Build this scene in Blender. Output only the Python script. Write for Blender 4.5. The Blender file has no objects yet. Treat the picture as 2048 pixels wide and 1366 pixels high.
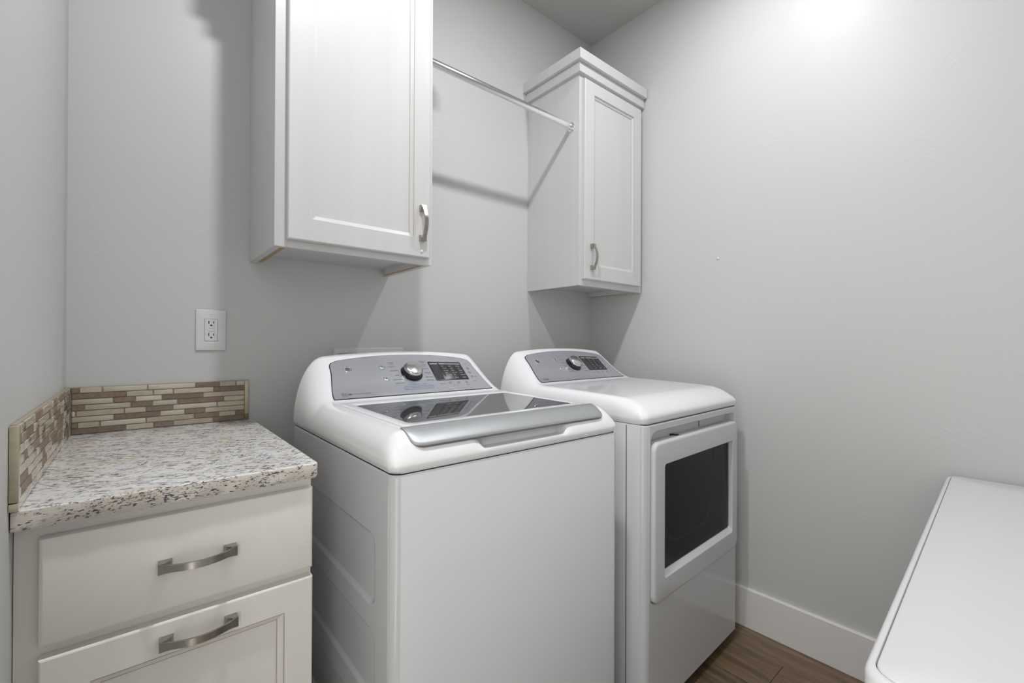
import bpy, bmesh, math, random
from mathutils import Vector, Matrix
random.seed(7)
C = bpy.context.scene.collection
R = math.radians
sin, cos, pi = math.sin, math.cos, math.pi

# ---------------------------------------------------------------- camera, light, exposure
H = 1.164                                     # camera height; floor is z = 0, camera stands at x = y = 0
D = 1.632                                     # back wall
XL, XR, YF, ZC = -0.136, 1.944, -0.475, 2.826  # left wall, right wall, front wall, ceiling
cam_d = bpy.data.cameras.new('camera')
cam = bpy.data.objects.new('camera', cam_d); C.objects.link(cam)
cam_d.sensor_fit = 'HORIZONTAL'; cam_d.sensor_width = 36.0
cam_d.lens = 895.79 / 2048 * 36.0
cam_d.clip_start = 0.02
yw, pt, rl = R(40.109), R(0.218), R(0.2458)
Fv = Vector((sin(yw)*cos(pt), cos(yw)*cos(pt), sin(pt)))
Rv = Vector((cos(yw), -sin(yw), 0)); Uv = Rv.cross(Fv)
R2 = Rv*cos(rl) + Uv*sin(rl); U2 = -Rv*sin(rl) + Uv*cos(rl)
m = Matrix((R2, U2, -Fv)).transposed().to_4x4(); m.translation = Vector((0, 0, H))
cam.matrix_world = m
bpy.context.scene.camera = cam

w = bpy.data.worlds.new('world'); bpy.context.scene.world = w
w.use_nodes = True
w.node_tree.nodes['Background'].inputs[0].default_value = (1.0, 0.975, 0.93, 1)
w.node_tree.nodes['Background'].inputs[1].default_value = 2.3

LAMPS = [(0.46, 0.63), (1.37, 0.62)]
for (lx, ly), en in zip(LAMPS, (16.0, 8.3)):
    ld = bpy.data.lights.new('recessed_lamp', 'AREA')
    ld.shape = 'DISK'; ld.size = 0.09; ld.energy = en; ld.color = (0.975, 0.99, 1.0)
    lo = bpy.data.objects.new('recessed_lamp', ld); C.objects.link(lo)
    lo.location = (lx, ly, ZC - 0.012)

vs = bpy.context.scene.view_settings
vs.view_transform = 'Standard'; vs.look = 'None'; vs.gamma = 1.0; vs.use_curve_mapping = False
vs.exposure = 0.02

# ---------------------------------------------------------------- materials
def mat(name, col=(0.8, 0.8, 0.8), rough=0.5, metal=0.0, spec=0.5, coat=0.0, coat_rough=0.05):
    mt = bpy.data.materials.new(name); mt.use_nodes = True
    b = mt.node_tree.nodes['Principled BSDF']
    b.inputs['Base Color'].default_value = (*col, 1)
    b.inputs['Roughness'].default_value = rough
    b.inputs['Metallic'].default_value = metal
    b.inputs['Specular IOR Level'].default_value = spec
    b.inputs['Coat Weight'].default_value = coat
    b.inputs['Coat Roughness'].default_value = coat_rough
    return mt
def N(mt, typ, **kw):
    n = mt.node_tree.nodes.new(typ)
    for k, v in kw.items():
        if k in n.inputs: n.inputs[k].default_value = v
        else: setattr(n, k, v)
    return n
def L(mt, a, b): mt.node_tree.links.new(a, b)
def bsdf(mt): return mt.node_tree.nodes['Principled BSDF']
def coords(mt, scale=(1, 1, 1), rot=(0, 0, 0)):
    tc = N(mt, 'ShaderNodeTexCoord'); mp = N(mt, 'ShaderNodeMapping')
    mp.inputs['Scale'].default_value = scale; mp.inputs['Rotation'].default_value = rot
    L(mt, tc.outputs['Object'], mp.inputs[0]); return mp.outputs[0]
def ramp(mt, fac, stops):
    r = N(mt, 'ShaderNodeValToRGB'); L(mt, fac, r.inputs[0])
    e = r.color_ramp.elements
    while len(e) < len(stops): e.new(0.5)
    for el, (p, c) in zip(e, stops):
        el.position = p; el.color = (*c, 1) if len(c) == 3 else c
    return r.outputs[0]
def mixc(mt, fac, a, b, typ='MIX'):
    n = N(mt, 'ShaderNodeMix', data_type='RGBA', blend_type=typ)
    for sock, v in ((n.inputs[0], fac), (n.inputs[6], a), (n.inputs[7], b)):
        if hasattr(v, 'is_linked'): L(mt, v, sock)
        elif isinstance(v, (int, float)): sock.default_value = v
        else: sock.default_value = (*v, 1)
    return n.outputs[2]
def bump(mt, h, strength=0.1, dist=0.01):
    b = N(mt, 'ShaderNodeBump'); b.inputs['Strength'].default_value = strength; b.inputs['Distance'].default_value = dist
    L(mt, h, b.inputs['Height']); L(mt, b.outputs[0], bsdf(mt).inputs['Normal'])

def wall_paint(name, col):
    mt = mat(name, col, 0.42, spec=0.35)
    v = coords(mt)
    n1 = N(mt, 'ShaderNodeTexNoise', Scale=5.0, Detail=3.0); L(mt, v, n1.inputs['Vector'])
    n2 = N(mt, 'ShaderNodeTexNoise', Scale=34.0, Detail=4.0, Distortion=0.8); L(mt, v, n2.inputs['Vector'])
    msk = ramp(mt, n1.outputs[0], [(0.56, (0, 0, 0)), (0.68, (1, 1, 1))])
    ed = ramp(mt, n2.outputs[0], [(0.52, (0, 0, 0)), (0.56, (1, 1, 1))])
    flat = mixc(mt, msk, (0, 0, 0), ed)
    n3 = N(mt, 'ShaderNodeTexNoise', Scale=9.0, Detail=2.0); L(mt, v, n3.inputs['Vector'])
    hh = mixc(mt, 0.65, flat, n3.outputs[0])
    bump(mt, hh, 0.22, 0.004)
    return mt
M = {}
M['wall'] = wall_paint('wall_paint', (0.60, 0.602, 0.598))
M['ceiling'] = mat('ceiling_paint', (0.55, 0.54, 0.53), 0.8)
M['trim'] = mat('trim_paint', (0.80, 0.79, 0.775), 0.32)

def glazed(name, col, streak):
    mt = mat(name, col, 0.38, spec=0.4)
    v = coords(mt, (22, 22, 0.8))
    n = N(mt, 'ShaderNodeTexNoise', Scale=1.0, Detail=3.0); L(mt, v, n.inputs['Vector'])
    c = ramp(mt, n.outputs[0], [(0.3, streak), (0.7, col)])
    L(mt, c, bsdf(mt).inputs['Base Color']); return mt
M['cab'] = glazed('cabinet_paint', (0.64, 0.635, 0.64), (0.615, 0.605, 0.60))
M['cabbase'] = glazed('cabinet_paint_low_light', (0.84, 0.815, 0.78), (0.82, 0.79, 0.75))  # copy of the cabinet paint, warmed and lightened in colour for the low light
M['glaze_shade'] = mat('glaze_shade_line', (0.36, 0.315, 0.285), 0.6)
M['raw'] = mat('raw_plywood', (0.42, 0.29, 0.17), 0.8)
M['dark'] = mat('dark_void', (0.02, 0.02, 0.02), 0.7)
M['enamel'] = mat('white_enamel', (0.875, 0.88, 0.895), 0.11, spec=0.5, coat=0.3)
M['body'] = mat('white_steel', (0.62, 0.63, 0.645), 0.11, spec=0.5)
M['plastic'] = mat('white_plastic', (0.70, 0.70, 0.705), 0.3)
M['pocket'] = mat('grey_plastic', (0.60, 0.61, 0.62), 0.35)
M['lip_shade'] = mat('lip_gap_shade', (0.16, 0.16, 0.165), 0.45)
M['chrome'] = mat('chrome', (0.85, 0.85, 0.87), 0.10, metal=1.0)
M['knobface'] = mat('brushed_knob', (0.62, 0.62, 0.62), 0.22, metal=1.0)
M['black'] = mat('black_plastic', (0.012, 0.012, 0.013), 0.22)
M['rubber'] = mat('black_rubber', (0.02, 0.02, 0.02), 0.7)
M['screen'] = mat('display_glass', (0.022, 0.022, 0.026), 0.3)
M['segment'] = mat('display_segment', (0.055, 0.055, 0.06), 0.15)
M['ink'] = mat('grey_ink', (0.075, 0.075, 0.085), 0.5)
M['inkw'] = mat('white_ink', (0.62, 0.62, 0.60), 0.5)
M['blue'] = mat('blue_ink', (0.15, 0.22, 0.50), 0.5)
M['lblue'] = mat('pale_blue_ink', (0.22, 0.29, 0.50), 0.5)
def silver(name, col, rough, metal):
    mt = mat(name, col, rough, metal=metal)
    v = coords(mt)
    n = N(mt, 'ShaderNodeTexNoise', Scale=1400.0, Detail=1.0); L(mt, v, n.inputs['Vector'])
    c = ramp(mt, n.outputs[0], [(0.35, tuple(x*0.92 for x in col)), (0.65, tuple(min(1, x*1.06) for x in col))])
    L(mt, c, bsdf(mt).inputs['Base Color']); return mt
M['fascia'] = mat('silver_fascia', (0.49, 0.50, 0.545), 0.24, metal=0.45)
M['bar'] = silver('silver_handle', (0.41, 0.42, 0.43), 0.42, 0.6)
M['lidglass'] = mat('tinted_lid_glass', (0.055, 0.055, 0.056), 0.03, spec=0.75)
def nickel():
    mt = mat('brushed_nickel', (0.50, 0.475, 0.45), 0.27, metal=1.0)
    v = coords(mt, (1500, 90, 90))
    n = N(mt, 'ShaderNodeTexNoise', Scale=1.0, Detail=2.0); L(mt, v, n.inputs['Vector'])
    c = ramp(mt, n.outputs[0], [(0.3, (0.36, 0.34, 0.315)), (0.7, (0.45, 0.425, 0.395))])
    L(mt, c, bsdf(mt).inputs['Base Color']); return mt
M['nickel'] = nickel()
def tinted():
    mt = bpy.data.materials.new('dark_door_glass'); mt.use_nodes = True
    nt = mt.node_tree; b = bsdf(mt)
    b.inputs['Base Color'].default_value = (0.012, 0.012, 0.013, 1); b.inputs['Roughness'].default_value = 0.06
    t = N(mt, 'ShaderNodeBsdfTransparent'); t.inputs[0].default_value = (0.62, 0.62, 0.64, 1)
    mx = N(mt, 'ShaderNodeMixShader'); mx.inputs[0].default_value = 0.5
    L(mt, t.outputs[0], mx.inputs[1]); L(mt, b.outputs[0], mx.inputs[2])
    L(mt, mx.outputs[0], nt.nodes['Material Output'].inputs[0]); return mt
M['doorglass'] = tinted()
M['drum'] = mat('drum_grey', (0.10, 0.10, 0.11), 0.4)
M['drumlight'] = mat('drum_seal', (0.45, 0.45, 0.47), 0.5)

def granite():
    mt = mat('granite', (0.75, 0.73, 0.7), 0.16, spec=0.5)
    v0 = coords(mt)
    wp = N(mt, 'ShaderNodeTexNoise', Scale=7.0, Detail=2.0); L(mt, v0, wp.inputs['Vector'])
    sb = N(mt, 'ShaderNodeVectorMath', operation='SUBTRACT'); sb.inputs[1].default_value = (0.5, 0.5, 0.5)
    ml = N(mt, 'ShaderNodeVectorMath', operation='SCALE'); ml.inputs['Scale'].default_value = 0.03
    ad = N(mt, 'ShaderNodeVectorMath', operation='ADD')
    L(mt, wp.outputs['Color'], sb.inputs[0]); L(mt, sb.outputs[0], ml.inputs[0]); L(mt, v0, ad.inputs[0]); L(mt, ml.outputs[0], ad.inputs[1])
    def rotscale(rot, sc):
        r1 = N(mt, 'ShaderNodeMapping'); r1.inputs['Rotation'].default_value = (0, 0, R(rot)); L(mt, ad.outputs[0], r1.inputs[0])
        r2 = N(mt, 'ShaderNodeMapping'); r2.inputs['Scale'].default_value = sc; L(mt, r1.outputs[0], r2.inputs[0]); return r2.outputs[0]
    def streak(rot, sc, lo, hi, det=3.0, rough=0.55):
        n = N(mt, 'ShaderNodeTexNoise', Scale=1.0, Detail=det, Roughness=rough); L(mt, rotscale(rot, sc), n.inputs['Vector'])
        return ramp(mt, n.outputs[0], [(lo, (0, 0, 0)), (hi, (1, 1, 1))])
    s1 = streak(-8, (85, 260, 430), 0.565, 0.61)
    s2 = streak(-40, (85, 260, 400), 0.575, 0.62)
    s3 = streak(35, (30, 210, 330), 0.60, 0.64)
    big = streak(15, (24, 40, 60), 0.42, 0.54, 2.0)
    gray = streak(0, (34, 100, 80), 0.48, 0.66)
    cream = streak(0, (14, 14, 30), 0.50, 0.68, 3.0)
    sep = N(mt, 'ShaderNodeSeparateXYZ'); tcg = N(mt, 'ShaderNodeNewGeometry'); L(mt, tcg.outputs['Normal'], sep.inputs[0])
    base = mixc(mt, mixc(mt, 0.7, (0, 0, 0), cream), (0.80, 0.785, 0.775), (0.74, 0.65, 0.53))
    base = mixc(mt, mixc(mt, 0.25, (0, 0, 0), gray), base, (0.40, 0.405, 0.44))
    az = N(mt, 'ShaderNodeMath', operation='ABSOLUTE'); L(mt, sep.outputs[2], az.inputs[0])
    inv = N(mt, 'ShaderNodeMapRange'); inv.inputs[1].default_value = 0.9; inv.inputs[2].default_value = 0.2; inv.inputs[3].default_value = 0.0; inv.inputs[4].default_value = 0.55
    L(mt, az.outputs[0], inv.inputs[0])
    base = mixc(mt, inv.outputs[0], base, (0.60, 0.51, 0.40))       # unpolished sawn edge is more beige
    dk = mixc(mt, 1.0, mixc(mt, 1.0, s1, s2, 'LIGHTEN'), big, 'MULTIPLY')
    dk = mixc(mt, 1.0, dk, s3, 'LIGHTEN')
    col = mixc(mt, mixc(mt, 0.93, (0, 0, 0), dk), base, (0.022, 0.028, 0.045))
    L(mt, col, bsdf(mt).inputs['Base Color']); return mt
M['granite'] = granite()

def tile_mat(name, a, b, rough, scale, coat=0.0):
    mt = mat(name, a, rough, coat=coat)
    tc = N(mt, 'ShaderNodeTexCoord'); oi = N(mt, 'ShaderNodeObjectInfo')
    n = N(mt, 'ShaderNodeTexNoise', Scale=scale, Detail=5.0); L(mt, tc.outputs['Object'], n.inputs['Vector'])
    c = ramp(mt, n.outputs[0], [(0.32, a), (0.68, b)])
    hs = N(mt, 'ShaderNodeHueSaturation')
    mr = N(mt, 'ShaderNodeMapRange'); mr.inputs[3].default_value = 0.85; mr.inputs[4].default_value = 1.12
    L(mt, oi.outputs['Random'], mr.inputs[0]); L(mt, mr.outputs[0], hs.inputs['Value']); L(mt, c, hs.inputs['Color'])
    L(mt, hs.outputs[0], bsdf(mt).inputs['Base Color']); return mt
M['stone'] = tile_mat('brown_stone', (0.205, 0.145, 0.105), (0.275, 0.205, 0.155), 0.5, 130)
M['cream'] = tile_mat('cream_stone', (0.46, 0.39, 0.285), (0.53, 0.46, 0.345), 0.22, 60, 0.6)
M['glass'] = tile_mat('cream_glass', (0.52, 0.46, 0.36), (0.57, 0.52, 0.42), 0.10, 20, 1.0)
M['grout'] = mat('grout', (0.36, 0.31, 0.235), 0.8)
M['edge'] = tile_mat('edge_glass', (0.42, 0.38, 0.25), (0.52, 0.46, 0.32), 0.15, 50, 0.8)

def wood():
    mt = mat('floor_wood', (0.2, 0.13, 0.08), 0.36)
    tc = N(mt, 'ShaderNodeTexCoord'); oi = N(mt, 'ShaderNodeObjectInfo')
    mp = N(mt, 'ShaderNodeMapping'); mp.inputs['Scale'].default_value = (38, 3.0, 10)
    ofs = N(mt, 'ShaderNodeVectorMath', operation='ADD'); sc = N(mt, 'ShaderNodeMath', operation='MULTIPLY'); sc.inputs[1].default_value = 9.0
    L(mt, oi.outputs['Random'], sc.inputs[0]); L(mt, tc.outputs['Object'], ofs.inputs[0]); L(mt, sc.outputs[0], ofs.inputs[1])
    L(mt, ofs.outputs[0], mp.inputs[0])
    n = N(mt, 'ShaderNodeTexNoise', Scale=1.0, Detail=6.0, Roughness=0.6, Distortion=1.2); L(mt, mp.outputs[0], n.inputs['Vector'])
    c = ramp(mt, n.outputs[0], [(0.3, (0.080, 0.051, 0.029)), (0.52, (0.148, 0.099, 0.057)), (0.72, (0.215, 0.155, 0.096))])
    hs = N(mt, 'ShaderNodeHueSaturation'); mr = N(mt, 'ShaderNodeMapRange'); mr.inputs[3].default_value = 0.75; mr.inputs[4].default_value = 1.3
    L(mt, oi.outputs['Random'], mr.inputs[0]); L(mt, mr.outputs[0], hs.inputs['Value']); L(mt, c, hs.inputs['Color'])
    L(mt, hs.outputs[0], bsdf(mt).inputs['Base Color'])
    bump(mt, n.outputs[0], 0.15, 0.002); return mt
M['wood'] = wood()
M['lens'] = mat('lamp_lens', (0.9, 0.9, 0.88), 0.5)
M['clear'] = mat('clear_vinyl', (0.72, 0.72, 0.72), 0.1, spec=0.8)

# ---------------------------------------------------------------- mesh helpers
class MB:
    def __init__(s): s.v = []; s.f = []; s.mi = []
    def add(s, vs_, fs, mi=0):
        o = len(s.v); s.v += [tuple(p) for p in vs_]; s.f += [tuple(i + o for i in f) for f in fs]; s.mi += [mi]*len(fs)
        return s
    def box(s, x0, x1, y0, y1, z0, z1, bev=0.0, seg=2, mi=0):
        bm = bmesh.new(); bmesh.ops.create_cube(bm, size=1)
        for v in bm.verts:
            v.co = Vector(((x0+x1)/2 + v.co.x*(x1-x0), (y0+y1)/2 + v.co.y*(y1-y0), (z0+z1)/2 + v.co.z*(z1-z0)))
        if bev: bmesh.ops.bevel(bm, geom=bm.edges[:], offset=bev, segments=seg, affect='EDGES', profile=0.5)
        bm.verts.index_update()
        s.add([v.co[:] for v in bm.verts], [[v.index for v in f.verts] for f in bm.faces], mi); bm.free(); return s
    def loft(s, loops, cap0=True, cap1=True, mi=0, closed=True):
        n = len(loops[0]); vs_ = [p for l in loops for p in l]; fs = []
        for a in range(len(loops)-1):
            for i in range(n if closed else n-1):
                j = (i+1) % n
                fs.append((a*n+i, a*n+j, (a+1)*n+j, (a+1)*n+i))
        if cap0: fs.append(tuple(range(n-1, -1, -1)))
        if cap1: fs.append(tuple((len(loops)-1)*n+i for i in range(n)))
        return s.add(vs_, fs, mi)
    def build(s, name, mts, parent=None, smooth=35, loc=None, fix=True):
        me = bpy.data.meshes.new(name); me.from_pydata(s.v, [], s.f)
        if not isinstance(mts, (list, tuple)): mts = [mts]
        for mt in mts: me.materials.append(mt)
        for p, i in zip(me.polygons, s.mi): p.material_index = i
        if fix:
            bm = bmesh.new(); bm.from_mesh(me); bmesh.ops.recalc_face_normals(bm, faces=bm.faces[:]); bm.to_mesh(me); bm.free()
        if smooth:
            me.polygons.foreach_set('use_smooth', [True]*len(me.polygons)); me.set_sharp_from_angle(angle=R(smooth))
        me.update()
        o = bpy.data.objects.new(name, me); C.objects.link(o)
        if parent: o.parent = parent
        if loc: o.location = loc
        return o
def rrect(x0, x1, z0, z1, r, n=6):
    out = []
    for (cx, cz, a0) in ((x1-r, z1-r, 0), (x0+r, z1-r, 90), (x0+r, z0+r, 180), (x1-r, z0+r, 270)):
        for i in range(n+1):
            a = R(a0 + 90*i/n); out.append((cx + r*cos(a), cz + r*sin(a)))
    return out
def circ(r, n=24): return [(r*cos(2*pi*i/n), r*sin(2*pi*i/n)) for i in range(n)]
def thing(name, label, cat, loc=(0, 0, 0), rz=0, group=None):
    o = bpy.data.objects.new(name, None); C.objects.link(o); o.empty_display_size = 0.1
    o.location = loc; o.rotation_euler = (0, 0, rz); o['label'] = label; o['category'] = cat
    if group: o['group'] = group
    return o
def struct(o): o['kind'] = 'structure'; return o
_fonts = {}
def text_mesh(txt, size, shear=0.0, align='LEFT'):
    cu = bpy.data.curves.new('t', 'FONT'); cu.body = txt; cu.size = size; cu.shear = shear; cu.align_x = align; cu.align_y = 'CENTER'
    cu.resolution_u = 2
    o = bpy.data.objects.new('t', cu); C.objects.link(o)
    dg = bpy.context.evaluated_depsgraph_get(); dg.update()
    me = bpy.data.meshes.new_from_object(o.evaluated_get(dg))
    vs_ = [v.co[:2] for v in me.vertices]; fs = [list(p.vertices) for p in me.polygons]
    bpy.data.objects.remove(o); bpy.data.meshes.remove(me); bpy.data.curves.remove(cu)
    return vs_, fs

# ---------------------------------------------------------------- the room
T = 0.12
struct(MB().box(XL-T, XR+T, D, D+T, 0, ZC).build('wall_back', M['wall'], smooth=0))
struct(MB().box(XR, XR+T, YF-T, D, 0, ZC).build('wall_right', M['wall'], smooth=0))
struct(MB().box(XL-T, XR, YF-T, YF, 0, ZC).build('wall_front', M['wall'], smooth=0))
DY0, DY1, DZ = -0.40, 0.42, 2.05               # doorway in the left wall, beside the camera
lw = MB().box(XL-T, XL, DY1, D, 0, ZC).box(XL-T, XL, YF, DY0, 0, ZC).box(XL-T, XL, DY0, DY1, DZ, ZC)
struct(lw.build('wall_left', M['wall'], smooth=0))
struct(MB().box(XL-T, XR+T, YF-T, D+T, ZC, ZC+0.1).build('ceiling', M['ceiling'], smooth=0))
fl = struct(MB().box(XL-T, XR+T, YF-T, D+T, -0.06, -0.006).build('floor', M['dark'], smooth=0))
PW = 0.178; xe = 1.980
joint = [1.25, 0.607, -0.2, 0.95, 0.2, 1.3, 0.5, -0.1, 1.1, 0.3, 0.8, 0.1, 1.2]
k = 0
while xe > XL - 0.02:
    x0 = max(xe - PW, XL - 0.02); x1 = min(xe, XR)
    j = joint[k % len(joint)]
    for (a, b) in ((YF, j), (j, D)):
        MB().box(x0+0.0006, x1-0.0006, a+0.0006, b-0.0006, -0.006, 0.0, 0.0012, 1).build('plank', M['wood'], fl, smooth=0)
    xe -= PW; k += 1
def baseboard(name, pts):
    # extruded profile along a straight run: (start, direction, length, inward normal)
    (sx, sy), (dx, dy), ln, (nx, ny) = pts
    prof = [(0, 0.0), (0.0145, 0.0), (0.0145, 0.1545), (0.0130, 0.1565), (0.0, 0.157)]
    lo = [[(sx + dx*t + nx*p, sy + dy*t + ny*p, z + 0.001) for p, z in prof] for t in (0, ln)]
    return struct(MB().loft(lo).build(name, M['trim'], smooth=0))
baseboard('baseboard_right', ((XR, D), (0, -1), D - YF, (-1, 0)))
baseboard('baseboard_back', ((0.29, D), (1, 0), XR - 0.29 - 0.015, (0, -1)))
baseboard('baseboard_front', ((XL + 0.002, YF), (1, 0), XR - XL - 0.018, (0, 1)))
# door casing round the doorway
struct(MB().box(XL-T-0.001, XL+0.001, DY1-0.016, DY1-0.0005, 0.0, DZ-0.016, 0.001).box(XL-T-0.001, XL+0.001, DY0+0.0005, DY0+0.016, 0.0, DZ-0.016, 0.001)
       .box(XL-T-0.001, XL+0.001, DY0+0.0005, DY1-0.0005, DZ-0.016, DZ-0.0005, 0.001).build('trim_1', M['trim']))

names = ['round recessed ceiling light above the drawer cabinet side, left of the pair', 'round recessed ceiling light above the dryer side, right of the pair']
for (lx, ly), lab in zip(LAMPS, names):
    t = thing('recessed_light', lab, 'ceiling light', (lx, ly, ZC), 0, 'recessed ceiling lights')
    MB().loft([[(x, y, 0.0) for x, y in circ(0.095, 40)], [(x, y, -0.006) for x, y in circ(0.09, 40)], [(x, y, -0.008) for x, y in circ(0.078, 40)],
               [(x, y, -0.002) for x, y in circ(0.072, 40)]], False, False).build('trim_ring', M['trim'], t)
    MB().loft([[(x, y, -0.001) for x, y in circ(0.074, 40)], [(x, y, -0.004) for x, y in circ(0.07, 40)]], True, True).build('lens', M['lens'], t)

# ---------------------------------------------------------------- pulls, doors
def pull(name, parent, at, along, Lh=0.114):
    """arched strap pull: `along` = 'x' or 'z'; it stands out towards -y from the face at `at`."""
    mb = MB(); n = 22; h = Lh/2
    def P(u, o, wd):
        return (at[0]+u, at[1]-o, at[2]+wd) if along == 'x' else (at[0]+wd, at[1]-o, at[2]+u)
    lo = []
    for i in range(n+1):
        u = -h + Lh*i/n; a = abs(u)/h
        o = 0.0155 + 0.0180*(cos(a*pi/2)**1.15 if a < 1 else 0)
        wd = 0.0060 + 0.0032*max(0, (a-0.72)/0.28)**1.3
        lo.append([P(u, o, wd), P(u, o-0.0042, wd), P(u, o-0.0042, -wd), P(u, o, -wd)])
    mb.loft(lo)
    for s in (-1, 1):
        u0, u1, um = s*(h-0.0005), s*(h-0.020), s*(h-0.009)
        lo = []
        for (o, ui, wd) in ((0.0, u1, 0.0096), (0.003, u1, 0.0096), (0.009, s*(h-0.017), 0.0088), (0.0145, um, 0.0088)):
            lo.append([P(u0, o, wd), P(ui, o, wd), P(ui, o, -wd), P(u0, o, -wd)])
        mb.loft(lo)
        for q in (0.003, 0.0065):
            pass
    return mb.build(name, M['nickel'], parent, 25)
def shaker(parent, x0, x1, z0, z1, px0, px1, pz0, pz1, yb, th, name='door', mt=None):
    """frame-and-panel door in the plane y = yb - th (front); the panel is a sub-part."""
    mt = mt or M['cab']
    yf = yb - th
    rect = lambda a, b, c, d, y: [(a, y, c), (b, y, c), (b, y, d), (a, y, d)]
    e = 0.003
    loops = [rect(x0, x1, z0, z1, yb), rect(x0, x1, z0, z1, yf+e), rect(x0+e*0.35, x1-e*0.35, z0+e*0.35, z1-e*0.35, yf+e*0.35), rect(x0+e, x1-e, z0+e, z1-e, yf),
             rect(px0, px1, pz0, pz1, yf), rect(px0+0.0012, px1-0.0012, pz0+0.0012, pz1-0.0012, yf+0.003)]
    b = 0.0115
    loops += [rect(px0+b, px1-b, pz0+b, pz1-b, yf+0.0075), rect(px0+b+0.0008, px1-b-0.0008, pz0+b+0.0008, pz1-b-0.0008, yf+0.0105)]
    mb = MB(); mb.loft(loops, True, False)
    o = mb.build(name, mt, parent, 20)
    g = 0.00055
    rings = MB()  # glaze lines on right and top only, painting in the ledge shading
    for (ins, y) in ((0.0003, yf-0.00005), (b, yf+0.0075)):
        rings.box(px1-ins-g, px1-ins+g, y-0.0002, y+0.0003, pz0+ins, pz1-ins)
        rings.box(px0+ins, px1-ins, y-0.0002, y+0.0003, pz1-ins-g, pz1-ins+g)
    rings.build('glaze_shade_line', M['glaze_shade'], o, 0)
    MB().box(px0+b-0.002, px1-b+0.002, yf+0.0095, yf+0.0145, pz0+b-0.002, pz1-b+0.002).build('panel', mt, o, 0)
    return o

# ---------------------------------------------------------------- wall cabinets
def wall_cabinet(x0, x1, door, panel, pull_x, label, right):
    ZB, ZT, YB, YF_ = 1.418, 2.338, D-0.0005, 1.3195
    t = thing('wall_cabinet', label, 'cabinet', (x0, D, ZB), 0, 'white wall cabinets above the machines')
    ox, oy, oz = x0, D, ZB
    q = lambda a, b, c, d, e, f, bev=0.0: (a-ox, b-ox, c-oy, d-oy, e-oz, f-oz, bev)
    mb = MB()
    mb.box(*q(x0, x0+0.019, YF_, YB, ZB, ZT, 0.0006)).box(*q(x1-0.019, x1, YF_, YB, ZB, ZT, 0.0006))
    mb.box(*q(x0+0.019, x1-0.019, YF_, YB, ZT-0.019, ZT)).box(*q(x0+0.019, x1-0.019, D-0.008, YB, ZB+0.026, ZT-0.019))
    mb.build('carcass', M['cab'], t, 0)
    MB().box(*q(x0+0.019, x1-0.019, YF_, D-0.001, ZB+0.024, ZB+0.036)).build('bottom_panel', M['cab'], t, 0)
    for (a, b) in ((x0+0.0195, x0+0.031), (x1-0.031, x1-0.0195)):
        p = MB().box(*q(a, b, YF_+0.001, D-0.03, ZB+0.0008, ZB+0.0238)).build('raw_edge_strip', M['cab'], t, 0)
        MB().box(*q(a, b, YF_+0.001, D-0.03, ZB+0.0, ZB+0.0009)).build('raw_edge', M['raw'], p, 0)
    sw = 0.032
    f = MB()
    f.box(*q(x0, x0+sw, 1.300, YF_, ZB, ZT, 0.0008)).box(*q(x1-sw, x1, 1.300, YF_, ZB, ZT, 0.0008))
    f.box(*q(x0+sw, x1-sw, 1.300, YF_, ZB, ZB+0.038, 0.0006)).box(*q(x0+sw, x1-sw, 1.300, YF_, ZT-0.05, ZT, 0.0006))
    f.build('face_frame', M['cab'], t, 20)
    dx0, dx1, dz0, dz1 = door; a, b, c, d = panel
    dr = shaker(t, dx0-ox, dx1-ox, dz0-oz, dz1-oz, a-ox, b-ox, c-oz, d-oz, 1.2995-oy, 0.0195)
    pull('handle', dr, (pull_x-ox, 1.280-oy, 1.5445-oz), 'z')
    # two-step crown wrapping the free side(s) and the front
    def crown(z0, z1, p, nm):
        l = x0 - p; r = x1 if right else x1 + p; fy = 1.300 - p
        r = min(r, XR-0.001)
        mb = MB(); th = p + 0.006
        outer = [(l, YB), (l, fy), (r, fy), (r, YB)]
        inner = [(l+th, YB), (l+th, fy+th), ((r-th) if not right else r, fy+th), ((r-th) if not right else r, YB)]
        e = 0.0012
        def lp(ins, z):
            oo = [(l+ins, YB), (l+ins, fy+ins), (r-(0 if right else ins), fy+ins), (r-(0 if right else ins), YB)]
            return [(X-ox, Y-oy, z-oz) for X, Y in oo + inner[::-1]]
        lo = [lp(e, z0), lp(0, z0+e), lp(0, z1-e), lp(e, z1)]
        mb.loft(lo); return mb.build(nm, M['cab'], t, 20)
    crown(ZT-0.0005, 2.380, 0.016, 'crown_moulding')
    crown(2.3805, 2.4255, 0.033, 'crown_moulding')
    MB().box(*q(x0+0.001, x1-0.001, 1.302, YB, ZT, ZT+0.003)).build('cabinet_top', M['cab'], t, 0)
    return t, dr
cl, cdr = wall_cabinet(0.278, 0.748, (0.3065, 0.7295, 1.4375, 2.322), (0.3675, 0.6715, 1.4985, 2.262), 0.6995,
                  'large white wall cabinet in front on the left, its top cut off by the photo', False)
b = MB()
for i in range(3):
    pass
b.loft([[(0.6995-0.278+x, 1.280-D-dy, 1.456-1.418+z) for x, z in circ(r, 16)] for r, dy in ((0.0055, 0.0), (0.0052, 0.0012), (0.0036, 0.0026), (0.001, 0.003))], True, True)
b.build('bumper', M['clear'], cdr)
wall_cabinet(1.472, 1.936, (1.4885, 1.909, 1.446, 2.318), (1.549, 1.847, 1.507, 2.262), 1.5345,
             'white wall cabinet in the corner with crown moulding visible, right end of the rod', True)

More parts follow.
